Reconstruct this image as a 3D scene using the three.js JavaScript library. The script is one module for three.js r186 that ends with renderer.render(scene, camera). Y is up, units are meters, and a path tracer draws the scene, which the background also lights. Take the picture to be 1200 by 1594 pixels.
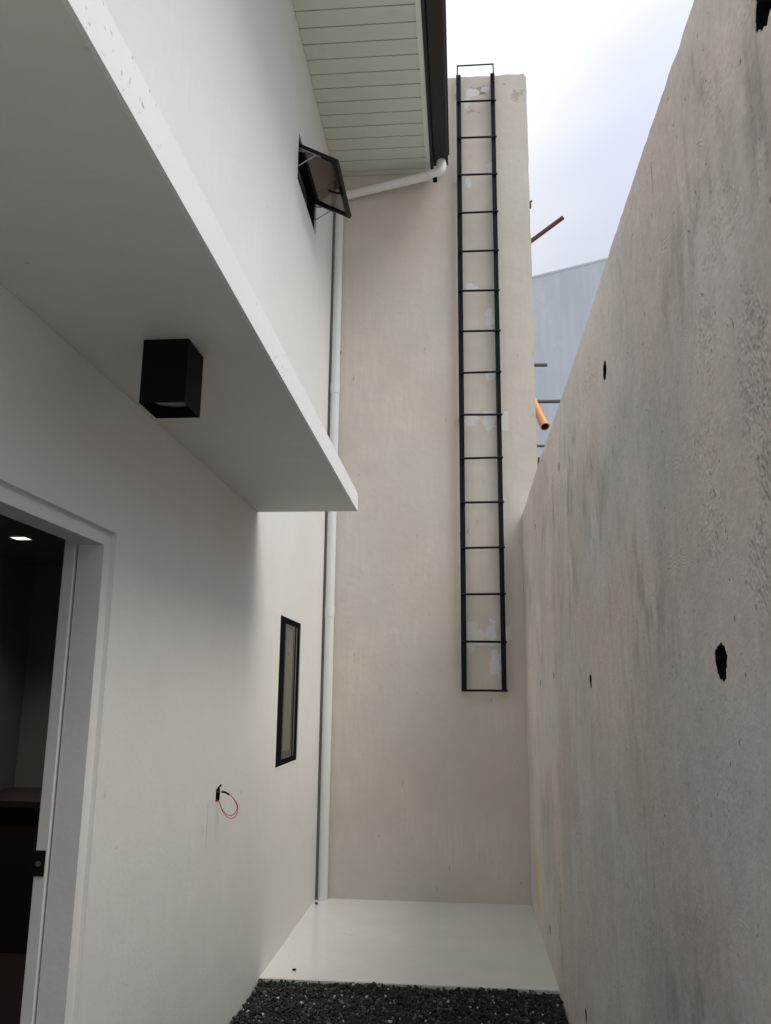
import * as THREE from 'three';
import { mergeGeometries } from 'three/addons/utils/BufferGeometryUtils.js';

// ---------------------------------------------------------------- camera, sky, sun, exposure
const scene = new THREE.Scene();
const camera = new THREE.PerspectiveCamera(63.118, 771 / 1024, 0.05, 400);
camera.position.set(0, 1.575, 0);
camera.rotation.order = 'YXZ';
camera.rotation.set(0.21483, 0.09112, 0.01075);
const renderer = new THREE.WebGLRenderer({ antialias: true });
renderer.setSize(771, 1024);
renderer.toneMapping = THREE.LinearToneMapping;
renderer.toneMappingExposure = 2.4;
renderer.shadowMap.enabled = true;

const sun = new THREE.DirectionalLight(0xfff8ee, 1.1);
sun.position.set(7.3, 13, 2.6);
sun.castShadow = true;
sun.shadow.radius = 65;
sun.shadow.mapSize.set(2048, 2048);
Object.assign(sun.shadow.camera, { left: -14, right: 14, top: 14, bottom: -14, near: 1, far: 60 });
scene.add(sun, sun.target);
sun.target.position.set(0, 0, 0);

// ---------------------------------------------------------------- noise
function rng(seed) { let a = seed >>> 0; return () => { a = (a + 0x6D2B79F5) | 0; let t = Math.imul(a ^ (a >>> 15), 1 | a); t = (t + Math.imul(t ^ (t >>> 7), 61 | t)) ^ t; return ((t ^ (t >>> 14)) >>> 0) / 4294967296; }; }
const clamp = (v, a = 0, b = 1) => Math.min(b, Math.max(a, v));
const smooth = (a, b, v) => { const t = clamp((v - a) / (b - a)); return t * t * (3 - 2 * t); };
// tileable smooth value noise, nx by ny cells over the sheet, added to out with weight amp (range -1..1)
function layer(out, W, H, nx, ny, amp, seed) {
  const r = rng(seed), L = new Float32Array(nx * ny); for (let i = 0; i < L.length; i++) L[i] = r() * 2 - 1;
  const x0 = new Int32Array(W), x1 = new Int32Array(W), fx = new Float32Array(W);
  for (let x = 0; x < W; x++) { const u = x / W * nx, i = Math.floor(u), t = u - i; x0[x] = i % nx; x1[x] = (i + 1) % nx; fx[x] = t * t * (3 - 2 * t); }
  for (let y = 0; y < H; y++) {
    const v = y / H * ny, j = Math.floor(v); let t = v - j; t = t * t * (3 - 2 * t); const a = (j % ny) * nx, b = ((j + 1) % ny) * nx;
    for (let x = 0, k = y * W; x < W; x++, k++) {
      const p = L[a + x0[x]], q = L[b + x0[x]], f = fx[x], m = p + (L[a + x1[x]] - p) * f, n = q + (L[b + x1[x]] - q) * f;
      out[k] += amp * (m + (n - m) * t);
    }
  }
  return out;
}
const field = (W, H, ...ls) => { const o = new Float32Array(W * H); for (const l of ls) layer(o, W, H, ...l); return o; };
const enc = (v) => { v = clamp(v); return 255 * (v <= 0.0031308 ? v * 12.92 : 1.055 * Math.pow(v, 1 / 2.4) - 0.055); };
function colourTexture(W, H, fn, rx, ry) {            // fn(k, x, y) returns linear [r, g, b]
  const d = new Uint8Array(W * H * 4);
  for (let y = 0, k = 0; y < H; y++) for (let x = 0; x < W; x++, k++) { const c = fn(k, x, y); d[4 * k] = enc(c[0]); d[4 * k + 1] = enc(c[1]); d[4 * k + 2] = enc(c[2]); d[4 * k + 3] = 255; }
  return finish(new THREE.DataTexture(d, W, H), rx, ry, true);
}
function greyTexture(W, H, f, rx, ry) {
  let lo = Infinity, hi = -Infinity; for (const v of f) { if (v < lo) lo = v; if (v > hi) hi = v; }
  const d = new Uint8Array(W * H * 4);
  for (let k = 0; k < f.length; k++) { const v = 255 * (f[k] - lo) / (hi - lo); d[4 * k] = d[4 * k + 1] = d[4 * k + 2] = v; d[4 * k + 3] = 255; }
  return finish(new THREE.DataTexture(d, W, H), rx, ry, false);
}
function finish(t, rx, ry, colour) {
  t.wrapS = t.wrapT = THREE.RepeatWrapping; t.magFilter = THREE.LinearFilter; t.minFilter = THREE.LinearMipmapLinearFilter; t.generateMipmaps = true;
  t.repeat.set(1 / rx, 1 / ry); if (colour) t.colorSpace = THREE.SRGBColorSpace; t.needsUpdate = true; return t;
}

// ---------------------------------------------------------------- the overcast sky
{
  const W = 1024, H = 512, d = new Float32Array(W * H * 4);
  const big = field(W, H, [9, 7, 1, 181], [19, 15, 0.55, 182], [41, 31, 0.28, 183], [83, 61, 0.14, 184], [167, 121, 0.07, 185]);
  for (let y = 0; y < H; y++) for (let x = 0; x < W; x++) {
    const k = y * W + x, c = smooth(-0.95, 0.65, big[y * W + (x + 352) % W]);
    const el = ((y + 0.5) / H - 0.5) * Math.PI, m = y < H / 2 - 2 ? 0.35 : 0.535 * (1 + 2 * Math.max(0, Math.sin(el))) / 3;   // overcast: the zenith three times as bright as the horizon
    const r = 0.83 + 0.29 * c, g = 0.875 + 0.265 * c, b = 1.02 + 0.16 * c;
    d[4 * k] = r * m; d[4 * k + 1] = g * m; d[4 * k + 2] = b * m; d[4 * k + 3] = 1;
  }
  const t = new THREE.DataTexture(d, W, H, THREE.RGBAFormat, THREE.FloatType);
  t.mapping = THREE.EquirectangularReflectionMapping; t.magFilter = t.minFilter = THREE.LinearFilter; t.wrapS = THREE.RepeatWrapping; t.needsUpdate = true;
  scene.background = t; scene.environment = t;
}

// ---------------------------------------------------------------- helpers
const taken = new Map();
function numbered(name) { const n = taken.get(name) ?? 0; taken.set(name, n + 1); return n ? `${name}_${String(n).padStart(3, '0')}` : name; }
// uv in metres, by the way each face points
function metres(g) {
  g = g.index ? g.toNonIndexed() : g; const p = g.attributes.position, uv = new Float32Array(p.count * 2);
  const a = new THREE.Vector3(), b = new THREE.Vector3(), c = new THREE.Vector3();
  for (let i = 0; i < p.count; i += 3) {
    a.fromBufferAttribute(p, i); b.fromBufferAttribute(p, i + 1); c.fromBufferAttribute(p, i + 2);
    const n = b.clone().sub(a).cross(c.clone().sub(a)), ax = Math.abs(n.x), ay = Math.abs(n.y), az = Math.abs(n.z);
    [a, b, c].forEach((v, j) => { const [s, t] = ax >= ay && ax >= az ? [v.z, v.y] : ay >= az ? [v.z, v.x] : [v.x, v.y]; uv[2 * (i + j)] = s; uv[2 * (i + j) + 1] = t; });
  }
  g.setAttribute('uv', new THREE.BufferAttribute(uv, 2)); return g;
}
// box from corner to corner, with small chamfers
function box(x0, x1, y0, y1, z0, z1, ch = 0) {
  if (x0 > x1) [x0, x1] = [x1, x0]; if (y0 > y1) [y0, y1] = [y1, y0]; if (z0 > z1) [z0, z1] = [z1, z0];
  let g;
  if (ch > 0) {
    const w = x1 - x0 - 2 * ch, h = y1 - y0 - 2 * ch, s = new THREE.Shape([new THREE.Vector2(-w / 2, -h / 2), new THREE.Vector2(w / 2, -h / 2), new THREE.Vector2(w / 2, h / 2), new THREE.Vector2(-w / 2, h / 2)]);
    g = new THREE.ExtrudeGeometry(s, { depth: z1 - z0 - 2 * ch, bevelEnabled: true, bevelThickness: ch, bevelSize: ch, bevelSegments: 1 });
    g.translate((x0 + x1) / 2, (y0 + y1) / 2, z0 + ch);
  } else { g = new THREE.BoxGeometry(x1 - x0, y1 - y0, z1 - z0); g.translate((x0 + x1) / 2, (y0 + y1) / 2, (z0 + z1) / 2); }
  return metres(g);
}
const bare = (g) => { g = g.index ? g.toNonIndexed() : g; for (const k of Object.keys(g.attributes)) if (!['position', 'normal', 'uv'].includes(k)) g.deleteAttribute(k); return g; };
const V = (x, y, z) => new THREE.Vector3(x, y, z);
function rod(a, b, r, seg = 14, r2 = r, open = false) {
  const d = b.clone().sub(a), g = new THREE.CylinderGeometry(r2, r, d.length(), seg, 1, open);
  g.applyQuaternion(new THREE.Quaternion().setFromUnitVectors(V(0, 1, 0), d.clone().normalize())); g.translate((a.x + b.x) / 2, (a.y + b.y) / 2, (a.z + b.z) / 2); return g;
}
const curve = (pts, r, n = 40, seg = 10, t = 0.5) => new THREE.TubeGeometry(new THREE.CatmullRomCurve3(pts, false, 'catmullrom', t), n, r, seg, false);
function mesh(name, geos, mat, parent = scene) {
  const list = (Array.isArray(geos) ? geos : [geos]).map(bare), m = new THREE.Mesh(list.length > 1 ? mergeGeometries(list) : list[0], mat);
  m.name = numbered(name); m.castShadow = m.receiveShadow = true; parent.add(m); return m;
}
function tag(o, label, category, group) { o.userData.label = label; o.userData.category = category; if (group) o.userData.group = group; return o; }
function thing(name, label, category, at = [0, 0, 0], group) { const g = new THREE.Group(); g.name = numbered(name); g.position.set(...at); scene.add(g); return tag(g, label, category, group); }
function structure(name, geos, mat) { const m = mesh(name, geos, mat); m.userData.kind = 'structure'; return m; }
const std = (r, g, b, rough = 0.8, extra = {}) => new THREE.MeshStandardMaterial({ color: new THREE.Color().setRGB(r, g, b), roughness: rough, ...extra });

// ---------------------------------------------------------------- measures (metres, read off the photograph)
const XL = -1.153, XR = 0.52, ZE = -6.98;              // house face, boundary wall face, end wall face
const SOF = 6.36, EAVE = -0.245;                       // soffit height and its outer edge
const CAN = { y: 2.58, top: 2.682, x: -0.575, z: -4.565 };

// ---------------------------------------------------------------- materials
const M = {};
{ // white house paint over smooth plaster: faint mottling, roller grain, a few runs and specks
  const W = 1024, H = 1024;
  const lo = field(W, H, [5, 4, 1, 21], [11, 9, 0.6, 22], [23, 19, 0.35, 23]), run = field(W, H, [90, 5, 1, 24], [210, 9, 0.6, 25]), fine = field(W, H, [256, 256, 1, 26], [512, 512, 0.8, 27]);
  const spk = new Float32Array(W * H), r = rng(29);
  for (let i = 0; i < 22; i++) { const cx = r() * W, cy = r() * H, a = 0.8 + r() * 1.2, b = a * (0.6 + r() * 1.1), s = 0.06 + r() * 0.2; for (let y = -8; y <= 8; y++) for (let x = -8; x <= 8; x++) { const q = (x / a) ** 2 + (y / b) ** 2; if (q < 1.4) spk[((Math.floor(cy) + y + H) % H) * W + ((Math.floor(cx) + x + W) % W)] = s; } }
  const map = colourTexture(W, H, (k) => { const v = 1 + 0.022 * lo[k] + 0.014 * run[k] * smooth(-0.2, 0.8, lo[k]) + 0.008 * fine[k] - spk[k]; return [0.775 * v, 0.766 * v * (1 + 0.003 * lo[k]), 0.752 * v * (1 + 0.006 * lo[k])]; }, 3.4, 3.4);
  const b = field(W, H, [12, 12, 1, 31], [40, 40, 0.35, 32], [256, 256, 0.07, 33], [500, 500, 0.06, 34]);
  M.white = new THREE.MeshStandardMaterial({ map, bumpMap: greyTexture(W, H, b, 3.4, 3.4), bumpScale: 0.0045, roughness: 0.72 });
}
{ // canopy paint, black mould specks where it is wet
  const W = 1024, H = 1024, n = field(W, H, [7, 7, 1, 41], [15, 15, 0.6, 42], [60, 60, 0.3, 43]), f = field(W, H, [180, 180, 1, 44], [330, 330, 0.7, 45]);
  const map = colourTexture(W, H, (k) => { const m = smooth(0.85, 1.15, f[k]) * smooth(-0.1, 0.7, n[k]) * 0.5, v = (1 + 0.02 * n[k]) * (1 - m); return [0.86 * v, 0.86 * v, 0.86 * v]; }, 2.2, 2.2);
  M.fascia = new THREE.MeshStandardMaterial({ map, roughness: 0.6 });
}
{ // cream paint on the end wall: brush marks, flecks, and white filler dabs where the ladder is fixed
  const W = 1024, H = 2048, SX = 2.05, SY = 7.5, X0 = -1.36;
  const lo = field(W, H, [5, 17, 1, 51], [11, 37, 0.6, 52], [29, 83, 0.4, 53]), streak = field(W, H, [120, 40, 1, 54], [260, 70, 0.7, 55]), fine = field(W, H, [340, 1100, 1, 56], [500, 1600, 0.6, 57]), edge = field(W, H, [60, 200, 1, 58], [140, 420, 0.6, 59]);
  const hue = field(W, H, [4, 9, 1, 60], [9, 23, 0.5, 61]);
  const dabs = [[0.152, 7.2, 0.074, 0.053], [0.287, 7.227, 0.053, 0.047], [0.096, 7.098, 0.042, 0.063], [0.316, 6.383, 0.032, 0.063], [0.1, 6.252, 0.037, 0.063], [0.004, 6.257, 0.026, 0.042], [0.117, 5.176, 0.053, 0.047], [0.286, 4.876, 0.042, 0.116], [0.277, 4.344, 0.042, 0.074], [0.114, 3.931, 0.063, 0.068], [0.264, 3.91, 0.074, 0.105], [0.392, 3.908, 0.037, 0.095], [0.093, 2.076, 0.058, 0.126], [0.156, 2.05, 0.042, 0.074], [0.251, 2.077, 0.042, 0.116], [0.387, 2.077, 0.032, 0.084], [0.273, 1.832, 0.053, 0.126], [0.076, 1.955, 0.042, 0.047], [0.197, 1.987, 0.116, 0.026]];
  const dab = new Float32Array(W * H), dark = new Float32Array(W * H);
  for (const [cx, cy, a, b] of dabs) {
    const px = (cx - X0) / SX * W, py = cy / SY * H, ra = a / SX * W, rb = b / SY * H;
    for (let y = Math.floor(py - 1.5 * rb); y <= py + 1.5 * rb; y++) for (let x = Math.floor(px - 1.5 * ra); x <= px + 1.5 * ra; x++) {
      const k = ((y + H) % H) * W + ((x + W) % W), q = Math.hypot((x - px) / ra, (y - py) / rb) + 0.32 * edge[k]; dab[k] = Math.max(dab[k], 1 - smooth(0.72, 0.98, q));
    }
  }
  const r = rng(63);
  for (let i = 0; i < 190; i++) { const cx = r() * W, cy = r() * H, a = 1 + r() * 2.2, b = 0.8 + r() * (r() < 0.4 ? 9 : 2), s = 0.12 + r() * 0.4, sl = (r() - 0.5) * 0.6; for (let y = -10; y <= 10; y++) for (let x = -8; x <= 8; x++) { const q = ((x + sl * y) / a) ** 2 + (y / b) ** 2; if (q < 1) { const k = ((Math.floor(cy) + y + H) % H) * W + ((Math.floor(cx) + x + W) % W); dark[k] = Math.max(dark[k], s * (1 - q)); } } }
  // grime caught at the coping: blotches with ragged outlines
  for (const [cx, cy, a, b, s] of [[0.58, 7.14, 0.06, 0.09, 0.28], [0.21, 7.24, 0.1, 0.04, 0.4], [0.25, 7.2, 0.05, 0.03, 0.55], [0.45, 7.28, 0.05, 0.02, 0.3], [0.14, 7.0, 0.08, 0.03, 0.25], [-1.061, 4.574, 0.02, 0.024, 0.75]]) {
    const px = (cx - X0) / SX * W, py = cy / SY * H, ra = a / SX * W, rb = b / SY * H;
    for (let y = Math.floor(py - 1.5 * rb); y <= py + 1.5 * rb; y++) for (let x = Math.floor(px - 1.5 * ra); x <= px + 1.5 * ra; x++) { const k = ((y + H) % H) * W + ((x + W) % W), q = Math.hypot((x - px) / ra, (y - py) / rb); if (q < 1.3) dark[k] = Math.max(dark[k], s * smooth(0.1, 0.7, edge[k] * 0.6 + 1 - q)); }
  }
  const map = colourTexture(W, H, (k) => {
    const v = (1 + 0.042 * lo[k] + 0.03 * streak[k] * smooth(-0.6, 0.7, lo[k]) + 0.014 * fine[k]) * (1 - dark[k]), h = hue[k] * 0.026, d = dab[k] * 0.85;
    return [(0.64 * (1 + h)) * v * (1 - d) + 0.74 * d, 0.602 * v * (1 - d) + 0.77 * d, 0.545 * (1 - h) * v * (1 - d) + 0.80 * d];
  }, SX, SY);
  const b = field(W, H, [14, 50, 1, 71], [60, 210, 0.4, 72], [240, 800, 0.16, 73], [480, 1500, 0.1, 74]); for (let k = 0; k < b.length; k++) b[k] += dab[k] * 0.25 - dark[k] * 0.6;
  const bump = greyTexture(W, H, b, SX, SY);
  map.offset.set(-X0 / SX, 0); bump.offset.set(-X0 / SX, 0);
  M.cream = new THREE.MeshStandardMaterial({ map, bumpMap: bump, bumpScale: 0.0028, roughness: 0.85 });
}
{ // raw cement plaster of the boundary wall: trowel arcs, dragged rough patches, pits, run-off streaks
  const W = 2048, H = 2048, SX = 3.3, SY = 3.2;
  const lo = field(W, H, [3, 4, 1, 81], [8, 9, 0.6, 82], [18, 21, 0.4, 83]), run = field(W, H, [30, 15, 0.8, 84], [70, 27, 0.9, 85], [135, 41, 0.7, 86], [260, 90, 0.4, 186]), runMask = field(W, H, [4, 5, 1, 87], [14, 11, 0.9, 88], [35, 19, 0.5, 188]);
  const fine = field(W, H, [410, 400, 1, 89], [512, 1024, 0.7, 90]), mid = field(W, H, [105, 110, 1, 91], [210, 260, 0.8, 92]), rough = field(W, H, [5, 7, 1, 93], [13, 17, 0.7, 94], [31, 39, 0.35, 95]), drag = field(W, H, [560, 520, 1, 96], [330, 230, 0.8, 97], [150, 120, 0.5, 197]);
  const warp = field(W, H, [30, 30, 1, 98], [65, 70, 0.5, 99]), hue = field(W, H, [6, 9, 1, 100], [15, 15, 0.6, 101]);
  const bump = new Float32Array(W * H), dirt = new Float32Array(W * H), r = rng(103);
  // trowel sweeps: families of fine concentric arcs
  for (let i = 0; i < 70; i++) {
    const cx = r() * W, cy = r() * H, R = (0.05 + r() * 0.16), a0 = r() * 6.28, span = 0.8 + r() * 1.5, w = 0.02 + r() * 0.05, amp = 0.25 + 0.55 * r(), fr = 500 + 500 * r();
    const pr = (R + w) / SX * W + 2, qr = (R + w) / SY * H + 2;
    for (let y = Math.floor(-qr); y <= qr; y++) for (let x = Math.floor(-pr); x <= pr; x++) {
      const mx = x / W * SX, my = y / H * SY, d = Math.hypot(mx, my), e = Math.abs(d - R) / w; if (e > 1) continue;
      let an = Math.atan2(my, mx) - a0; an = Math.abs(an - 6.28318 * Math.round(an / 6.28318)); if (an > span) continue;
      const k = ((Math.floor(cy) + y + H) % H) * W + ((Math.floor(cx) + x + W) % W);
      bump[k] += amp * 0.5 * Math.sin(d * fr + warp[k] * 2.5) * (1 - e) * (1 - an / span) * smooth(-0.3, 0.5, mid[k]);
    }
  }
  // pits
  for (let i = 0; i < 700; i++) { const cx = r() * W, cy = r() * H, s = r(), a = (0.0015 + 0.0040 * s * s * s) / SX * W, b = (0.002 + 0.007 * s * r()) / SY * H; for (let y = Math.floor(-b); y <= b; y++) for (let x = Math.floor(-a - 1); x <= a + 1; x++) { const q = (x / a) ** 2 + (y / b) ** 2; if (q < 1) { const k = ((Math.floor(cy) + y + H) % H) * W + ((Math.floor(cx) + x + W) % W); bump[k] -= 1.3 * (1 - q); dirt[k] = Math.max(dirt[k], 0.6 * (1 - q)); } } }
  // long dark drips
  for (let i = 0; i < 60; i++) { const cx = r() * W, y0 = r() * H, len = (0.05 + r() * 0.4) / SY * H, w = (0.002 + 0.006 * r()) / SX * W, s = 0.1 + 0.22 * r(); for (let y = 0; y < len; y++) { const jx = Math.floor(cx + 4 * Math.sin(y / 37 + i)); for (let x = -Math.ceil(w) - 1; x <= w + 1; x++) { const k = ((Math.floor(y0) + y) % H) * W + ((jx + x + W) % W), q = 1 - Math.abs(x) / (w + 0.5); if (q > 0) dirt[k] = Math.max(dirt[k], s * q * (1 - y / len) * smooth(-0.7, 0.4, mid[k])); } } }
  const patch = new Float32Array(W * H), spot = new Float32Array(W * H);
  for (const [z, y, a, b, s] of [[-1.42, 2.09, 0.10, 0.22, 1], [-1.45, 1.79, 0.10, 0.13, 1], [-1.68, 2.32, 0.10, 0.13, 0.7], [-1.76, 2.09, 0.12, 0.12, 0.6], [-1.75, 1.93, 0.10, 0.14, 0.7], [-1.55, 2.5, 0.14, 0.12, 0.6], [-2.05, 1.11, 0.06, 0.05, 0.5], [-1.75, 1.59, 0.04, 0.05, 0.6], [-2.0, 1.36, 0.05, 0.06, 0.4]]) {
    const px = (z / SX - Math.floor(z / SX)) * W, py = y / SY * H, ra = a / SX * W, rb = b / SY * H;
    for (let j = Math.floor(-1.6 * rb); j <= 1.6 * rb; j++) for (let i = Math.floor(-1.6 * ra); i <= 1.6 * ra; i++) { const k = ((Math.floor(py) + j + H) % H) * W + ((Math.floor(px) + i + W) % W); spot[k] = Math.max(spot[k], s * (1 - smooth(0.5, 1.1, Math.hypot(i / ra, j / rb) + 0.3 * warp[k] + 0.15 * mid[k]))); }
  }
  // gouges: short dark commas where the trowel tore the skin
  for (let i = 0; i < 200; i++) { const cx = r() * W, cy = r() * H, an = 1.2 + r() * 0.9, len = (0.006 + 0.028 * r() * r()), w = 0.0012 + 0.0022 * r(), s = 0.3 + 0.45 * r(), n = Math.ceil(len / SY * H); for (let j = 0; j < n; j++) { const tt = j / n, x = cx + len * tt * Math.cos(an + tt * 0.6) / SX * W, y = cy + len * tt * Math.sin(an + tt * 0.6) / SY * H, ww = Math.max(0.7, w * (1 - tt) / SX * W); for (let q = -1; q <= 1; q++) { if (Math.abs(q) > ww) continue; const k = ((Math.floor(y) + H) % H) * W + ((Math.floor(x) + q + W) % W); dirt[k] = Math.max(dirt[k], s); bump[k] -= 0.9 * s; } } }
  for (let k = 0; k < patch.length; k++) {
    patch[k] = Math.max(0.8 * smooth(0.75, 1.25, rough[k]), spot[k]);
    bump[k] += 0.55 * patch[k] * drag[k] + 0.16 * mid[k] * (0.4 + patch[k]) + 0.10 * fine[k] + 0.45 * lo[k] + 0.03 * run[k] * smooth(-0.2, 0.8, runMask[k]);
  }
  const ochre = new Float32Array(W * H);               // rusty damp stain low in the far corner
  { const px = (-6.35 / SX - Math.floor(-6.35 / SX)) * W, py = 0.3 / SY * H, ra = 0.28 / SX * W, rb = 0.34 / SY * H;
    for (let j = Math.floor(-rb); j <= rb; j++) for (let i = Math.floor(-1.4 * ra); i <= 1.4 * ra; i++) { const k = ((Math.floor(py) + j + H) % H) * W + ((Math.floor(px) + i + W) % W); ochre[k] = smooth(0.15, 0.75, 1 - Math.hypot(i / ra, j / rb) + 0.3 * warp[k] + 0.12 * mid[k]) * (0.75 + 0.25 * clamp(fine[k] + 0.5)); } }
  const map = colourTexture(W, H, (k) => {
    const o = ochre[k], s = smooth(-0.1, 1.1, runMask[k]) * smooth(-0.2, 1.1, run[k]), v = (1 + 0.07 * lo[k] + 0.045 * mid[k] + 0.035 * fine[k] - 0.24 * s + 0.05 * smooth(0, 1, -run[k]) - 0.2 * patch[k] * smooth(-0.1, -0.8, drag[k]) + 0.07 * smooth(0.2, 1.2, lo[k]) - 0.07 * smooth(0.2, 1.1, -lo[k])) * (1 - dirt[k]), h = 0.035 * hue[k];
    return [0.64 * v * (1 + h) * (1 - 0.04 * o), 0.605 * v * (1 - 0.16 * o), 0.575 * v * (1 - h * 0.6) * (1 - 0.42 * o)];
  }, SX, SY);
  M.plaster = new THREE.MeshStandardMaterial({ map, bumpMap: greyTexture(W, H, bump, SX, SY), bumpScale: 0.011, roughness: 0.92 });
}
{ // pale blue grey wall far behind, washed out near its coping
  const W = 1024, H = 1024, lo = field(W, H, [9, 5, 1, 111], [21, 11, 0.7, 112], [60, 30, 0.5, 113]), run = field(W, H, [80, 6, 1, 114], [190, 12, 0.6, 115]), fl = field(W, H, [110, 110, 1, 116], [240, 240, 0.8, 117]);
  const map = colourTexture(W, H, (k) => { const p = smooth(0.5, 1.1, fl[k] * 0.7 + lo[k] * 0.6) * 0.3, v = 1 + 0.035 * lo[k] + 0.03 * run[k]; return [0.50 * v * (1 - p) + 0.64 * p, 0.565 * v * (1 - p) + 0.67 * p, 0.64 * v * (1 - p) + 0.71 * p]; }, 6, 6);
  M.blue = new THREE.MeshStandardMaterial({ map, roughness: 0.9 });
}
{ // glazed floor, rusted steel, dark paint, ground
  const W = 512, H = 512, lo = field(W, H, [4, 4, 1, 121], [11, 11, 0.7, 122], [37, 37, 0.4, 123]), sc = field(W, H, [90, 90, 1, 124], [200, 200, 0.7, 125]);
  M.tile = new THREE.MeshStandardMaterial({ map: colourTexture(W, H, (k) => { const v = 1 + 0.04 * lo[k] - 0.10 * smooth(0.75, 1.3, sc[k]) * smooth(-0.2, 0.9, lo[k]); return [0.76 * v, 0.755 * v, 0.735 * v]; }, 2.4, 2.4), roughness: 0.2 });
  M.rust = new THREE.MeshStandardMaterial({ map: colourTexture(W, H, (k) => { const t = smooth(-0.6, 0.9, sc[k]); return [0.09 + 0.10 * t, 0.04 + 0.03 * t, 0.035 + 0.012 * t]; }, 0.5, 0.5), roughness: 0.85 });
  M.ladder = new THREE.MeshPhysicalMaterial({ specularIntensity: 0.3, map: colourTexture(W, H, (k) => { const t = smooth(0.7, 1.3, sc[k] + 0.4 * lo[k]); return [0.009 + 0.03 * t, 0.008 + 0.012 * t, 0.012 + 0.005 * t]; }, 0.6, 0.6), roughness: 0.65 });
  M.concrete = new THREE.MeshStandardMaterial({ map: colourTexture(W, H, (k) => { const v = 1 + 0.06 * lo[k] + 0.04 * sc[k]; return [0.36 * v, 0.335 * v, 0.295 * v]; }, 2.6, 2.6), roughness: 0.9 });
  M.earth = new THREE.MeshStandardMaterial({ map: colourTexture(W, H, (k) => { const v = 1 + 0.2 * lo[k] + 0.1 * sc[k]; return [0.22 * v, 0.20 * v, 0.17 * v]; }, 3, 3), roughness: 1 });
  M.pvc = new THREE.MeshStandardMaterial({ map: colourTexture(W, H, (k) => { const v = 1 + 0.02 * lo[k] - 0.04 * smooth(0.9, 1.4, sc[k]); return [0.79 * v, 0.80 * v, 0.79 * v]; }, 1, 1), roughness: 0.42 });
  M.soffit = new THREE.MeshStandardMaterial({ map: colourTexture(W, H, (k) => { const v = 1 + 0.02 * lo[k] + 0.01 * sc[k]; return [0.64 * v, 0.66 * v, 0.61 * v]; }, 1.7, 1.7), roughness: 0.5 });
  M.bed = new THREE.MeshStandardMaterial({ map: colourTexture(W, H, (k) => { const v = 1 + 0.3 * sc[k]; return [0.03 * v, 0.028 * v, 0.027 * v]; }, 0.7, 0.7), roughness: 1 });
}
const dull = (r, g, b, rough, spec) => new THREE.MeshPhysicalMaterial({ color: new THREE.Color().setRGB(r, g, b), roughness: rough, specularIntensity: spec });
M.joint = std(0.05, 0.052, 0.045, 0.9);
M.core = std(0.16, 0.15, 0.14, 0.95);
M.trim = std(0.74, 0.76, 0.73, 0.5);
M.brown = dull(0.030, 0.026, 0.024, 0.5, 0.5);
M.roof = std(0.12, 0.09, 0.08, 0.6);
M.black = dull(0.006, 0.006, 0.007, 0.7, 0.25);
M.alu = dull(0.010, 0.0095, 0.009, 0.5, 0.35);
M.jet = dull(0.004, 0.004, 0.0045, 0.8, 0.08);
M.aluLight = dull(0.09, 0.082, 0.075, 0.5, 0.5);
M.steel = std(0.38, 0.38, 0.37, 0.35, { metalness: 0.8 });
M.glass = new THREE.MeshPhysicalMaterial({ color: new THREE.Color().setRGB(0.50, 0.46, 0.43), roughness: 0.03, transmission: 1, thickness: 0, ior: 1.5 });
M.inside = std(0.34, 0.33, 0.31, 0.9);
M.wood = std(0.05, 0.032, 0.026, 0.5);
M.orange = std(0.58, 0.27, 0.10, 0.5);
M.orangeIn = std(0.10, 0.035, 0.025, 0.8);
M.grey = std(0.10, 0.11, 0.12, 0.7);
M.red = std(0.5, 0.06, 0.03, 0.5);
M.lens = std(0.5, 0.5, 0.5, 0.15);

// ---------------------------------------------------------------- ground
structure('ground', metres(new THREE.PlaneGeometry(400, 400).rotateX(-Math.PI / 2).translate(0, -0.16, 0)), M.earth);
structure('gravel_bed', box(XL, XR + 0.01, -0.15, -0.032, -5.085, 0.6), M.bed);
structure('yard', box(-8, 8, -0.15, -0.02, 0.602, 16), M.concrete);
const floorSlab = structure('floor_slab', box(XL - 0.2, XR + 0.02, -0.15, 0, ZE - 0.02, -5.085, 0.004), M.tile);

// ---------------------------------------------------------------- end wall (tall, cream)
{
  const t = thing('end_wall', 'tall cream plastered wall closing off the end of the passage', 'wall', [0, 0, 0]);
  const r = rng(201), s = new THREE.Shape(); s.moveTo(-6.6, -0.15); s.lineTo(0.668, -0.15);
  for (let y = 0.1; y < 7.33; y += 0.12) s.lineTo(0.665 + (r() - 0.5) * 0.009, y);
  s.lineTo(0.668, 7.345); s.lineTo(0.655, 7.352); s.lineTo(0.645, 7.385); s.lineTo(0.6, 7.378);
  for (let x = 0.55; x > -1.4; x -= 0.07) s.lineTo(x, 7.383 + (r() - 0.5) * 0.012);
  s.lineTo(-6.6, 7.385);
  mesh('wall_body', metres(new THREE.ExtrudeGeometry(s, { depth: 0.55, bevelEnabled: false }).translate(0, 0, ZE - 0.55)), M.cream, t);
}

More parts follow.
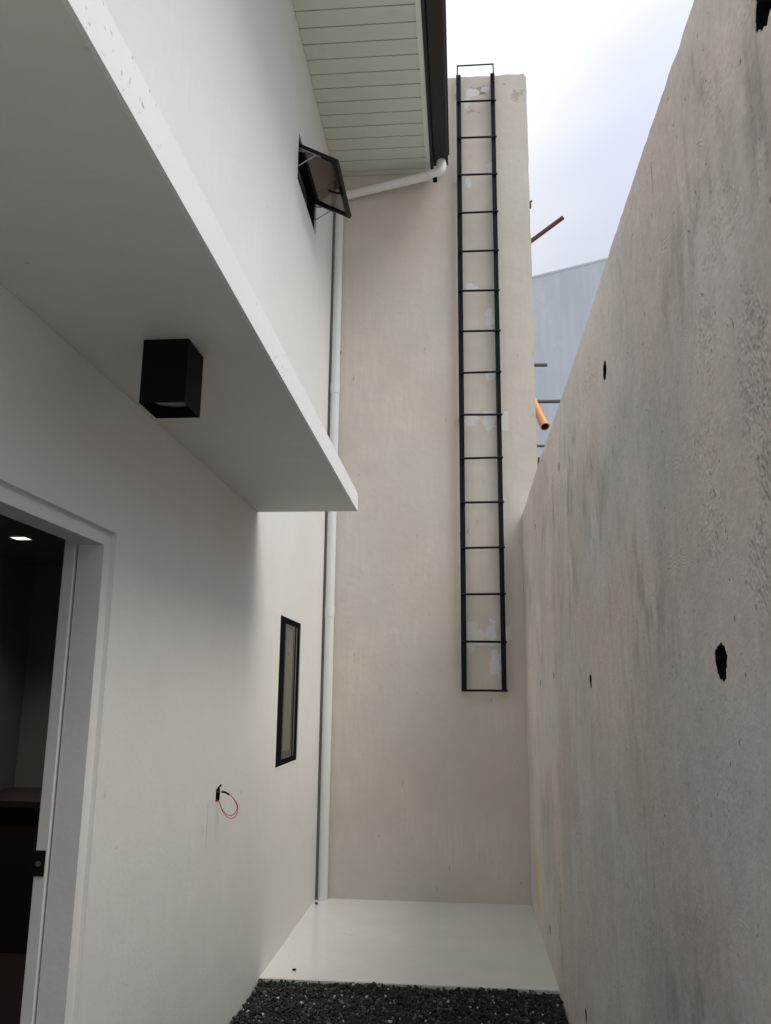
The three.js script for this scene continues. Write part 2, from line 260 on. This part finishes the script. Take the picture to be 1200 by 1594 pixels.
// ---------------------------------------------------------------- boundary wall (right, raw plaster, with tie holes)
{
  const t = thing('boundary_wall', 'raw grey plastered boundary wall with dark tie holes, right of the passage', 'wall', [0, 0, 0]);
  // drawn in (z, y), extruded along x
  const r = rng(211), s = new THREE.Shape(); const z0 = ZE + 0.004, z1 = -0.1;
  s.moveTo(z0, -0.15); s.lineTo(z1, -0.15); s.lineTo(z1, 3.065);
  for (let z = z1 - 0.05; z > z0 + 0.03; z -= 0.035) s.lineTo(z, 3.063 + (r() - 0.5) * 0.008 + 0.006 * Math.sin(z * 2.1) + (r() < 0.06 ? -0.012 * r() : 0));
  s.lineTo(z0, 3.062);
  const hole = (z, y, a, b, jag, n = 52) => { const p = new THREE.Path(), ph = r() * 6, ring = []; for (let i = 0; i < n; i++) { const an = -i / n * 6.28318, k = 1 + jag * (0.6 * Math.sin(3 * an + ph) + 0.4 * Math.sin(5 * an - ph) + 0.4 * Math.sin(11 * an + 2 * ph) + 0.7 * (r() - 0.5)); const q = [z + a * k * Math.cos(an), y + b * k * Math.sin(an)]; ring.push(q); i ? p.lineTo(...q) : p.moveTo(...q); } p.closePath(); s.holes.push(p); return ring; };
  const sleeves = [[-2.864, 2.713, 0.038, 0.036, 0.05], [-1.755, 1.645, 0.042, 0.038, 0.12], [-1.245, 2.735, 0.046, 0.056, 0.14], [-3.5, 1.635, 0.03, 0.03, 0.12], [-4.289, 2.748, 0.022, 0.026, 0.12], [-5.697, 1.657, 0.02, 0.024, 0.15], [-4.86, 1.685, 0.02, 0.024, 0.15], [-5.526, 0.194, 0.03, 0.034, 0.15], [-4.019, 0.232, 0.028, 0.034, 0.15], [-5.75, 2.72, 0.02, 0.024, 0.1]];
  for (const [z, y, a, b, j] of sleeves) {      // each hole is lined with the dark stub of its form tie sleeve
    const ring = hole(z, y, a, b, j), pos = []; const P = (q, x) => [x, y + (q[1] - y) * 0.98, z + (q[0] - z) * 0.98];
    ring.forEach((q, i) => { const n = ring[(i + 1) % ring.length], A = P(q, XR + 0.002), B = P(n, XR + 0.002), C = P(n, XR + 0.1195), D = P(q, XR + 0.1195), E = [XR + 0.1195, y, z]; pos.push(...A, ...B, ...C, ...A, ...C, ...D, ...D, ...C, ...E); });
    const g = new THREE.BufferGeometry(); g.setAttribute('position', new THREE.Float32BufferAttribute(pos, 3)); g.computeVertexNormals(); mesh('tie_sleeve', metres(g), M.black, t);
  }
  for (const [z, y, a, b] of [[-2.0, 1.912, 0.006, 0.006], [-2.553, 1.793, 0.006, 0.008], [-2.459, 1.295, 0.005, 0.006], [-2.065, 1.372, 0.006, 0.013], [-1.78, 1.094, 0.005, 0.007], [-2.017, 0.997, 0.005, 0.008], [-6.13, 1.703, 0.012, 0.012], [-2.044, 2.926, 0.005, 0.05], [-3.46, 1.66, 0.006, 0.03]]) hole(z, y, a, b, 0.25, 12);
  const front = new THREE.ExtrudeGeometry(s, { depth: 0.12, bevelEnabled: false });
  // (shape x, shape y, depth) -> (depth, y, z)
  const turn = (g, x) => { const p = g.attributes.position; for (let i = 0; i < p.count; i++) { const z = p.getX(i), y = p.getY(i), d = p.getZ(i); p.setXYZ(i, x + d, y, z); } const ix = p.array; for (let i = 0; i < p.count; i += 3) for (let c = 0; c < 3; c++) { const a = ix[3 * (i + 1) + c]; ix[3 * (i + 1) + c] = ix[3 * (i + 2) + c]; ix[3 * (i + 2) + c] = a; } g.deleteAttribute('normal'); g.computeVertexNormals(); return metres(g); };
  mesh('plaster_face', turn(front, XR), M.plaster, t);
  mesh('wall_core', box(XR + 0.1205, XR + 0.18, -0.15, 3.045, z0, z1), M.core, t);
}

// ---------------------------------------------------------------- the house
const house = thing('house', 'white two storey house with a thin concrete canopy, left of the passage', 'house', [0, 0, 0]);
const WZ0 = -6.935, WZ1 = -0.1, WT = 0.105;
const part = (name, g, m, p = house) => mesh(name, g, m, p);
{
  const s = new THREE.Shape(); s.moveTo(WZ0, -0.15); s.lineTo(WZ1, -0.15); s.lineTo(WZ1, SOF + 0.12); s.lineTo(WZ0, SOF + 0.12); s.closePath();
  const cut = (z0, z1, y0, y1) => { const p = new THREE.Path(); p.moveTo(z0, y0); p.lineTo(z0, y1); p.lineTo(z1, y1); p.lineTo(z1, y0); p.closePath(); s.holes.push(p); };
  cut(-2.672, -1.25, 0.02, 2.094);              // doorway
  cut(-6.0, -5.3, 1.115, 2.065);                // narrow window
  cut(-6.08, -5.31, 5.215, 5.6);                // high window
  cut(-4.085, -4.02, 1.07, 1.128);              // wiring recess
  cut(-3.9035, -3.9, 0.885, 1.085);             // hairline chase
  const g = new THREE.ExtrudeGeometry(s, { depth: WT, bevelEnabled: false }), p = g.attributes.position;
  for (let i = 0; i < p.count; i++) { const z = p.getX(i), y = p.getY(i), d = p.getZ(i); p.setXYZ(i, XL - d, y, z); }
  g.deleteAttribute('normal'); g.computeVertexNormals();
  part('passage_wall', metres(g), M.white);
  part('wiring_box', [box(XL - 0.062, XL - 0.058, 1.0702, 1.1278, -4.0848, -4.0202), box(XL - 0.058, XL - 0.001, 1.0702, 1.0722, -4.0848, -4.0202), box(XL - 0.058, XL - 0.001, 1.1258, 1.1278, -4.0848, -4.0202), box(XL - 0.058, XL + 0.001, 1.0722, 1.1258, -4.0848, -4.0828), box(XL - 0.058, XL - 0.001, 1.0722, 1.1258, -4.0222, -4.0202)], M.black);
  part('chase_filler', box(XL - 0.03, XL - 0.006, 0.885, 1.085, -3.9033, -3.9002), M.inside);
}
// outer walls, floors, roof: they keep the rooms dark and shade the passage
part('far_wall', box(-6, XL - WT - 0.002, -0.15, SOF + 0.1, WZ0, WZ0 + 0.15), M.inside);
part('near_wall', box(-6, XL - WT - 0.002, -0.15, SOF + 0.1, WZ1 - 0.15, WZ1), M.white);
part('outer_wall', box(-6.2, -6.002, -0.15, SOF + 0.1, WZ0, WZ1), M.white);
part('ground_floor', box(-6, XL - WT - 0.002, -0.1, 0.01, WZ0 + 0.152, WZ1 - 0.152), M.wood);
part('upper_floor', box(-6, XL - WT - 0.002, 2.5, 2.8, WZ0 + 0.152, WZ1 - 0.152), M.inside);
part('room_wall', box(-5.99, XL - WT - 0.004, 0.012, 2.498, -6.1, -6.0), M.inside);
part('room_wall', box(-3.32, -3.2, 0.012, 2.498, -5.998, -5.3), M.inside);
{ // roof: a sloping slab resting on the eave
  const s = new THREE.Shape(); s.moveTo(-0.2, SOF + 0.14); s.lineTo(-0.2, SOF + 0.2); s.lineTo(-3.6, SOF + 1.35); s.lineTo(-6.9, SOF + 0.2); s.lineTo(-6.9, SOF + 0.14); s.closePath();
  part('roof', metres(new THREE.ExtrudeGeometry(s, { depth: WZ1 - ZE - 0.02 + 0.4, bevelEnabled: false }).translate(0, 0, ZE + 0.012)), M.roof);
}
// canopy over the door
{
  part('canopy', box(XL + 0.001, CAN.x - 0.0102, CAN.y + 0.001, CAN.top - 0.001, CAN.z + 0.001, -0.101), M.white);
  part('canopy_edge', box(CAN.x - 0.01, CAN.x, CAN.y, CAN.top, CAN.z, -0.1, 0.003), M.fascia);
}
// eave: soffit boards with open joints, edge trim, fascia board
{
  const sof = part('soffit', box(XL + 0.002, EAVE - 0.002, SOF + 0.016, SOF + 0.03, ZE + 0.004, WZ1), M.joint);
  const pitch = 0.158, gap = 0.011; let n = 0;
  for (let z = -6.91; z < WZ1 - pitch; z += pitch) {
    const g = box(XL + 0.002, EAVE - 0.04, SOF, SOF + 0.0155, z + gap, z + pitch, 0.0025);
    part('soffit_board', g, M.soffit, sof); n++;
  }
  part('soffit_board', box(XL + 0.002, EAVE - 0.04, SOF, SOF + 0.0155, ZE + 0.006, -6.91, 0.0025), M.soffit, sof);
  part('edge_trim', box(EAVE - 0.04, EAVE, SOF - 0.006, SOF + 0.0155, ZE + 0.004, WZ1, 0.002), M.trim);
  part('fascia_board', box(EAVE + 0.0005, EAVE + 0.028, SOF - 0.012, SOF + 0.138, ZE + 0.004, WZ1, 0.002), M.brown);
  // square gutter, open on top, closed at the far end
  const gx0 = EAVE + 0.031, gx1 = -0.083, gy = SOF - 0.004, z0 = -6.86;
  const s = new THREE.Shape([[gx0, gy + 0.12], [gx0, gy + 0.008], [gx0 + 0.008, gy], [gx1 - 0.008, gy], [gx1, gy + 0.008], [gx1, gy + 0.10], [gx1 + 0.014, gy + 0.104], [gx1 + 0.014, gy + 0.118], [gx1 - 0.004, gy + 0.118], [gx1 - 0.004, gy + 0.01], [gx1 - 0.01, gy + 0.004], [gx0 + 0.01, gy + 0.004], [gx0 + 0.004, gy + 0.01], [gx0 + 0.004, gy + 0.12]].map(([x, y]) => new THREE.Vector2(x, y)));
  const gut = part('gutter', metres(new THREE.ExtrudeGeometry(s, { depth: WZ1 - z0, bevelEnabled: false }).translate(0, 0, z0)), M.brown);
  part('end_cap', box(gx0 - 0.001, gx1 + 0.003, gy - 0.003, gy + 0.119, z0 - 0.004, z0 + 0.001), M.brown, gut);
}
// doorway: recessed frame, jamb, sliding leaf with its latch plate
{
  const fx = XL - 0.017, dr = part('door_frame', [
    box(fx, XL - WT + 0.001, 0.02, 2.094, -2.672, -2.618),
    box(fx, XL - WT + 0.001, 2.046, 2.094, -2.6178, -1.3042),
    box(fx, XL - WT + 0.001, 0.02, 2.094, -1.304, -1.25)], M.white);
  const leaf = part('sliding_door', box(XL - WT - 0.045, XL - WT - 0.006, 0.025, 2.12, -3.6, -2.61, 0.002), M.white);
  part('latch_plate', box(XL - WT - 0.050, XL - WT - 0.012, 1.022, 1.096, -2.616, -2.606, 0.001), M.alu, leaf);
  const k = new THREE.CylinderGeometry(0.008, 0.008, 0.003, 18).rotateX(Math.PI / 2).translate(XL - WT - 0.031, 1.058, -2.6052);
  part('latch_bolt', k, M.steel, leaf);
  part('threshold', box(XL - 0.002, XL - WT + 0.001, -0.1, 0.0195, -2.672, -1.25), M.tile);
}
// narrow window in the lower wall
{
  const w = new THREE.Group(); w.name = numbered('window'); house.add(w); w.userData.label = 'narrow dark framed window low in the white wall';
  const xo = XL - 0.006, xi = XL - 0.07, z0 = -6.0, z1 = -5.3, y0 = 1.115, y1 = 2.065, f = 0.04;
  part('frame', [box(xi, xo, y0 + 0.003, y0 + f, z0, z1, 0.002), box(xi, xo, y1 - f, y1, z0, z1, 0.002), box(xi, xo, y0 + f, y1 - f, z0, z0 + f, 0.002), box(xi, xo, y0 + f, y1 - f, z1 - f, z1, 0.002)], M.jet, w);
  const a = z0 + 0.19, b = z1 - 0.2, c = y0 + f, d = y1 - f, q = 0.022, sx0 = xi + 0.01, sx1 = xo + 0.001;
  part('side_panel', box(xi + 0.004, xo - 0.003, c, d, z0 + f, a - 0.003), M.jet, w);
  part('side_panel', box(xi + 0.004, xo - 0.003, c, d, b + 0.003, z1 - f), M.jet, w);
  part('glazing_bead', box(xo - 0.004, xo + 0.0005, c, d, a - 0.075, a - 0.063), M.steel, w);
  part('sash', [box(sx0, sx1, c, c + 0.05, a, b, 0.002), box(sx0, sx1, d - q, d, a, b, 0.002), box(sx0, sx1, c + 0.05, d - q, a, a + q, 0.002), box(sx0, sx1, c + 0.05, d - q, b - q, b, 0.002)], M.aluLight, w);
  part('pane', box(sx1 - 0.008, sx1 - 0.003, c + 0.047, d - q + 0.003, a + q - 0.003, b - q + 0.003), M.glass, w);
  part('sill', box(XL - 0.095, XL + 0.0015, y0 - 0.006, y0 + 0.002, z0 - 0.004, z1 + 0.01, 0.002), M.white, w);
  part('back_board', box(XL - WT - 0.012, XL - WT - 0.008, y0 - 0.1, y1 + 0.1, z0 - 0.1, z1 + 0.1), M.inside, w);
}
// high awning window, pushed open from its top edge
{
  const w = new THREE.Group(); w.name = numbered('window'); house.add(w); w.userData.label = 'small high awning window pushed open below the eave';
  const xo = XL - 0.012, xi = XL - 0.075, z0 = -6.08, z1 = -5.31, y0 = 5.215, y1 = 5.6, f = 0.03;
  part('frame', [box(xi, xo, y0, y0 + f, z0, z1, 0.002), box(xi, xo, y1 - f, y1, z0, z1, 0.002), box(xi, xo, y0 + f, y1 - f, z0, z0 + f, 0.002), box(xi, xo, y0 + f, y1 - f, z1 - f, z1, 0.002)], M.alu, w);
  // sash drawn lying along +x from its hinge, then tilted
  const L = 0.335, q = 0.034, h = 0.014, a = -6.065, b = -5.325, hx = XL - 0.008, hy = 5.512, tilt = -Math.atan2(0.142, 0.275);
  const place = (g) => metres(g.rotateZ(tilt).translate(hx, hy, 0));
  part('sash', [box(0, q, -h, h, a, b, 0.003), box(L - q, L, -h, h, a, b, 0.003), box(q, L - q, -h, h, a, a + q, 0.003), box(q, L - q, -h, h, b - q, b, 0.003)].map(place), M.alu, w);
  part('pane', place(box(q - 0.005, L - q + 0.005, -0.0025, 0.0025, a + q - 0.005, b - q + 0.005)), M.glass, w);
  const hz = (a + b) / 2;
  const P = (x, y, z) => V(x, y, z).applyAxisAngle(V(0, 0, 1), tilt).add(V(hx, hy, 0));
  part('handle', [curve([P(L - q * 0.5, -h, hz), P(L - 0.03, -0.035, hz), P(L - 0.06, -0.044, hz), P(L - 0.12, -0.05, hz + 0.004)], 0.008, 20, 8), place(box(L - q, L - 0.004, -h - 0.008, -h + 0.001, hz - 0.05, hz + 0.05))], M.black, w);
  for (const z of [b - 0.01, a + 0.01]) {
    part('stay', [rod(V(XL - 0.02, 5.33, z), P(0.16, -h - 0.004, z), 0.005, 8), rod(V(XL - 0.02, 5.47, z), P(0.075, -h - 0.012, z), 0.005, 8), rod(P(0.02, -h - 0.003, z), P(0.2, -h - 0.003, z), 0.006, 8)], M.steel, w);
  }
  part('sill', box(XL - 0.08, XL + 0.003, y0 - 0.01, y0 + 0.001, z0 - 0.003, z1 + 0.003, 0.002), M.white, w);
  part('back_board', box(XL - 0.9, XL - 0.89, y0 - 0.8, y1 + 0.6, z0 - 0.8, z1 + 0.8), M.inside, w);
}

// ---------------------------------------------------------------- inside the doorway
{
  const c = thing('kitchen_counter', 'dark kitchen counter inside the doorway', 'counter', [0, 0.012, 0]);
  mesh('cabinet', box(-3.195, -1.32, 0, 0.84, -5.995, -5.3, 0.003), M.wood, c);
  mesh('worktop', box(-3.195, -1.31, 0.8405, 0.885, -5.997, -5.27, 0.004), std(0.07, 0.05, 0.042, 0.35), c);
  const l = thing('recessed_light', 'small lit ceiling light inside the dark doorway', 'ceiling light', [-2.71, 2.4985, -4.86]);
  mesh('trim_ring', [box(-0.062, 0.062, -0.008, 0, -0.062, -0.05), box(-0.062, 0.062, -0.008, 0, 0.05, 0.062), box(-0.062, -0.05, -0.008, 0, -0.0498, 0.0498), box(0.05, 0.062, -0.008, 0, -0.0498, 0.0498)], M.inside, l);
  mesh('diffuser', box(-0.0498, 0.0498, -0.004, -0.0005, -0.0498, 0.0498), new THREE.MeshStandardMaterial({ color: 0x888888, emissive: 0xfff4e4, emissiveIntensity: 1.1, roughness: 0.6 }), l);
  const lamp = new THREE.SpotLight(0xfff4e8, 1.1, 0, 1.05, 1, 2); lamp.position.set(0, -0.012, 0); lamp.target.position.set(0, -1, 0); lamp.castShadow = true; lamp.shadow.radius = 3; l.add(lamp, lamp.target);
}

// ---------------------------------------------------------------- box light under the canopy
{
  const t = thing('canopy_light', 'black square surface mounted box light under the canopy', 'light', [-0.849, CAN.y - 0.0005, -2.273]);
  const a = 0.068, b = 0.07, h = 0.194, k = 0.004;
  mesh('housing', [box(-a, a, -h, 0, -b, -b + k), box(-a, a, -h, 0, b - k, b), box(-a, -a + k, -h, 0, -b + k, b - k), box(a - k, a, -h, 0, -b + k, b - k), box(-a + k, a - k, -0.06, -0.055, -b + k, b - k)], M.black, t);
  mesh('baffle', box(-a + k, a - k, -h + 0.036, -h + 0.04, -b + k, b - k), M.black, t);
  mesh('reflector', new THREE.LatheGeometry([[0.042, -h + 0.0355], [0.061, -h + 0.0355], [0.061, -h + 0.032], [0.056, -h + 0.031], [0.044, -h + 0.0345], [0.042, -h + 0.0355]].map(([x, y]) => new THREE.Vector2(x, y)), 40), std(0.42, 0.42, 0.43, 0.3, { metalness: 0.5 }), t);
  mesh('lens', new THREE.CylinderGeometry(0.0415, 0.0415, 0.002, 28).translate(0, -h + 0.0345, 0), M.lens, t);
}

// ---------------------------------------------------------------- steel ladder on the end wall
{
  const t = thing('wall_ladder', 'tall narrow black steel ladder fixed to the cream end wall', 'ladder', [0, 0, 0]);
  const zf = ZE + 0.062, y0 = 1.60, y1 = 7.36, st = 0.3889;
  const rails = [[0.0, 0.044, 1], [0.323, 0.364, -1]];
  for (const [xa, xb, side] of rails) {
    // angle section: one flange to the front, one turned back to the wall
    mesh('rail', [box(xa, xb, y0, y1, zf - 0.005, zf, 0.001), side > 0 ? box(xa, xa + 0.005, y0, y1, zf - 0.045, zf - 0.0052) : box(xb - 0.005, xb, y0, y1, zf - 0.045, zf - 0.0052)], M.ladder, t);
    for (const y of [1.95, 3.93, 6.27, 7.2]) { const xm = side > 0 ? xa + 0.012 : xb - 0.012; mesh('wall_tie', box(xm - 0.012, xm + 0.012, y - 0.015, y + 0.015, ZE - 0.02, zf - 0.0055), M.ladder, t); }
  }
  const r = rng(301);
  for (let i = 0; i < 15; i++) { const y = 1.610 + i * st, tl = (r() - 0.5) * 0.006; mesh('rung', rod(V(0.003, y - tl, zf + 0.009), V(0.372, y + tl, zf + 0.009), 0.0095, 10), M.ladder, t); }
  // thin hoop above the coping
  mesh('hoop', [rod(V(0.012, 7.25, zf + 0.006), V(0.012, 7.452, zf + 0.006), 0.006, 8), rod(V(0.352, 7.25, zf + 0.006), V(0.352, 7.452, zf + 0.006), 0.006, 8), rod(V(0.006, 7.452, zf + 0.006), V(0.358, 7.452, zf + 0.006), 0.007, 8)], M.ladder, t);
}

// ---------------------------------------------------------------- rainwater pipe
{
  const t = thing('downpipe', 'white plastic rainwater pipe running down the corner from the gutter', 'pipe', [0, 0, 0]);
  const px = -1.094, pz = ZE + 0.048, r = 0.038, top = 6.08, oz = -6.80, ox = -0.145;
  mesh('downpipe_run', [rod(V(px, 0.0, pz), V(px, 4.2, pz), r, 28, r, true), rod(V(px, 4.2, pz), V(px, top - 0.04, pz), r, 28, r, true)], M.pvc, t);
  mesh('coupling', rod(V(px, 4.17, pz), V(px, 4.26, pz), r + 0.004, 28), M.pvc, t);
  mesh('coupling', rod(V(px, 2.2, pz), V(px, 2.28, pz), r + 0.003, 28), M.pvc, t);
  mesh('elbow', curve([V(px, top - 0.09, pz), V(px, top - 0.03, pz), V(px + 0.02, top + 0.035, pz), V(px + 0.08, top + 0.055, pz + 0.002), V(px + 0.14, top + 0.061, pz + 0.004)], r + 0.003, 24, 24), M.pvc, t);
  mesh('cross_run', rod(V(px + 0.1, top + 0.058, pz + 0.003), V(ox - 0.07, 6.225, oz - 0.005), r, 28, r + 0.003, true), M.pvc, t);
  mesh('elbow', curve([V(ox - 0.12, 6.217, oz - 0.008), V(ox - 0.06, 6.227, oz - 0.004), V(ox - 0.015, 6.245, oz), V(ox + 0.002, 6.29, oz), V(ox + 0.004, 6.33, oz)], r + 0.008, 24, 24), M.pvc, t);
  mesh('outlet', rod(V(ox + 0.004, 6.31, oz), V(ox + 0.004, SOF - 0.004, oz), r + 0.003, 28), M.pvc, t);
  mesh('bracket', box(ox - 0.075, ox - 0.035, 6.155, 6.2, oz - 0.03, oz + 0.012, 0.004), M.black, t);
}

// ---------------------------------------------------------------- loose wiring
{
  const t = thing('cable_loop', 'loop of thin red wires hanging out of a square hole in the white wall', 'cable', [0, 0, 0]);
  const x = XL, z = -4.055;
  const red = (o, d) => curve([V(x - 0.05, 1.115, z), V(x + 0.004, 1.113, z), V(x + 0.035, 1.112, z + 0.002), V(x + 0.065, 1.095, z), V(x + 0.092 + o, 1.052, z - 0.01), V(x + 0.084 + o, 1.018 - d, z - 0.012), V(x + 0.058, 1.008 - d, z - 0.005), V(x + 0.026, 1.032 - d * 0.4, z), V(x + 0.004, 1.072, z), V(x - 0.04, 1.08, z)], 0.0019, 70, 6);
  mesh('wire', red(0, 0), M.red, t); mesh('wire', red(0.004, 0.012), M.red, t);
  mesh('tape', curve([V(x + 0.018, 1.114, z + 0.001), V(x + 0.036, 1.112, z + 0.002), V(x + 0.056, 1.101, z)], 0.0045, 14, 8), M.black, t);
  mesh('wire_stub', rod(V(x - 0.02, 1.11, z + 0.01), V(x + 0.018, 1.147, z + 0.01), 0.0042, 8), M.black, t);
  mesh('conduit', rod(V(x - 0.06, 1.083, -4.052), V(x - 0.012, 1.083, -4.052), 0.011, 14, 0.011, true), M.orange, t);
}

// ---------------------------------------------------------------- pieces sticking out beyond the end wall
{
  const zt = -7.36;
  const rp = mesh('rusty_pipe', rod(V(0.6, 5.76, zt), V(1.012, 6.075, zt), 0.021, 16), M.rust); tag(rp, 'rusty steel tube sticking up slantwise beside the top of the cream wall', 'pipe');
  const sb = mesh('bar_end', [box(0.66, 0.715, 6.2, 6.25, zt - 0.03, zt + 0.02, 0.006), rod(V(0.64, 6.18, zt), V(0.72, 6.27, zt), 0.011, 8)], M.rust); tag(sb, 'small dark clamp on the edge of the cream wall above the slanting tube', 'clamp');
  for (const [y, x1, label] of [[4.575, 0.818, 'short dark tube stub against the blue wall, above the orange pipe'], [4.215, 1.25, 'dark horizontal tube just behind the top of the orange pipe'], [3.79, 1.15, 'thin dark horizontal bar below the orange pipe']]) {
    tag(mesh('steel_tube', rod(V(0.6, y, zt), V(x1, y - 0.006, zt), y < 4 ? 0.012 : 0.017, 14), M.grey), label, 'pipe', 'tubes sticking out of the cream wall');
  }
  tag(mesh('reinforcing_bar', [rod(V(0.713, 3.2, zt), V(0.713, 3.68, zt), 0.011, 8), ...Array.from({ length: 15 }, (_, i) => new THREE.TorusGeometry(0.009, 0.0022, 5, 10).rotateX(Math.PI / 2).translate(0.713, 3.22 + i * 0.03, zt)), rod(V(0.6, 3.24, zt), V(0.713, 3.24, zt), 0.009, 8)], M.rust), 'short upright ribbed steel bar in the gap where the two walls meet', 'steel bar');
  const o = thing('drain_pipe', 'orange plastic drain pipe with open end beside the cream wall', 'pipe', [0, 0, 0]);
  const a = V(0.655, 4.33, -7.45), b = V(0.757, 3.905, -7.15), d = b.clone().sub(a).normalize(), at = (k) => a.clone().addScaledVector(d, k), L = b.distanceTo(a);
  mesh('pipe_wall', rod(a, b, 0.036, 28, 0.036, true), M.orange, o);
  mesh('socket', [rod(at(L - 0.1), at(L + 0.004), 0.041, 28, 0.041, true), rod(at(L - 0.1), at(L - 0.09), 0.036, 28, 0.041, true)], M.orange, o);
  mesh('bore', rod(at(0.02), at(L + 0.002), 0.034, 28, 0.034, true), M.orangeIn, o);
  mesh('rim', new THREE.RingGeometry(0.034, 0.041, 28).applyQuaternion(new THREE.Quaternion().setFromUnitVectors(V(0, 0, 1), d)).translate(at(L + 0.004).x, at(L + 0.004).y, at(L + 0.004).z), M.orange, o);
}

// ---------------------------------------------------------------- neighbour's blue wall
{
  const t = thing('neighbour_building', 'pale blue grey building with a raked parapet behind the walls', 'building', [0, -0.16, -14]);
  const s = new THREE.Shape([[-3, 0], [10, 0], [10, 9.2], [5.4, 10.05], [-3, 8.08]].map(([x, y]) => new THREE.Vector2(x, y)));
  mesh('wall_body', metres(new THREE.ExtrudeGeometry(s, { depth: 5, bevelEnabled: false }).translate(0, 0, -5)), M.blue, t);
  const cap = new THREE.Shape([[-3.02, 8.083], [5.4, 10.053], [10.02, 9.2], [10.02, 9.24], [5.4, 10.095], [-3.02, 8.122]].map(([x, y]) => new THREE.Vector2(x, y)));
  mesh('coping', metres(new THREE.ExtrudeGeometry(cap, { depth: 5.006, bevelEnabled: false }).translate(0, 0, -5.003)), M.blue, t);
}

// ---------------------------------------------------------------- gravel
{
  const r = rng(401), kinds = [];
  for (let v = 0; v < 1; v++) { const g = new THREE.IcosahedronGeometry(1, 1), p = g.attributes.position, n = new Map(); for (let i = 0; i < p.count; i++) { const key = [p.getX(i), p.getY(i), p.getZ(i)].map((q) => q.toFixed(3)).join(); if (!n.has(key)) n.set(key, 0.78 + 0.36 * r()); const k = n.get(key); p.setXYZ(i, p.getX(i) * k, p.getY(i) * k, p.getZ(i) * k); } g.computeVertexNormals(); kinds.push(g); }
  const spots = [];
  const add = (z0, z1, dens) => { const n = Math.floor((z1 - z0) * (XR - XL) * dens); for (let i = 0; i < n; i++) spots.push([XL + 0.012 + r() * (XR - XL - 0.024), z0 + r() * (z1 - z0)]); };
  add(-5.07, -3.9, 11000); add(-3.9, -0.86, 6000); add(-0.86, 0.58, 3500);
  const im = new THREE.InstancedMesh(kinds[0], std(1, 1, 1, 0.75), spots.length), m = new THREE.Matrix4(), q = new THREE.Quaternion(), e = new THREE.Euler(), c = new THREE.Color();
  spots.forEach(([x, z], i) => {
    const s = 0.0045 + 0.0075 * r() * r() + (r() < 0.06 ? 0.005 : 0); e.set(r() * 6.3, r() * 6.3, r() * 6.3); q.setFromEuler(e);
    m.compose(V(x, -0.022 + r() * r() * 0.024 + 0.006 * Math.sin(x * 9) * Math.sin(z * 7), z), q, V(s * (0.8 + 0.7 * r()), s * (0.6 + 0.4 * r()), s * (0.8 + 0.5 * r()))); im.setMatrixAt(i, m);
    const w = r(), l = w < 0.018 ? 0.35 + 0.25 * r() : w < 0.16 ? 0.05 + 0.09 * r() : 0.010 + 0.030 * r() * r(); im.setColorAt(i, c.setRGB(l * (1 + 0.1 * (r() - 0.3)), l, l * (1 - 0.1 * (r() - 0.3))));
  });
  im.name = 'gravel'; im.castShadow = im.receiveShadow = true; tag(im, 'dark grey gravel filling the passage before the white floor', 'gravel'); im.userData.kind = 'stuff'; scene.add(im);
}
// two crumbs of debris on the white floor
tag(mesh('debris', new THREE.DodecahedronGeometry(0.011).scale(1.2, 0.6, 0.9).translate(-0.981, 0.0064, -5.228), M.black), 'small black crumb lying on the white floor near the gravel', 'debris');
tag(mesh('leaf_litter', new THREE.DodecahedronGeometry(0.022).scale(0.5, 0.35, 1.2).rotateY(0.5).translate(-1.118, 0.0075, -6.79), std(0.05, 0.04, 0.035)), 'dark scrap on the floor at the foot of the white pipe', 'debris');

renderer.render(scene, camera);
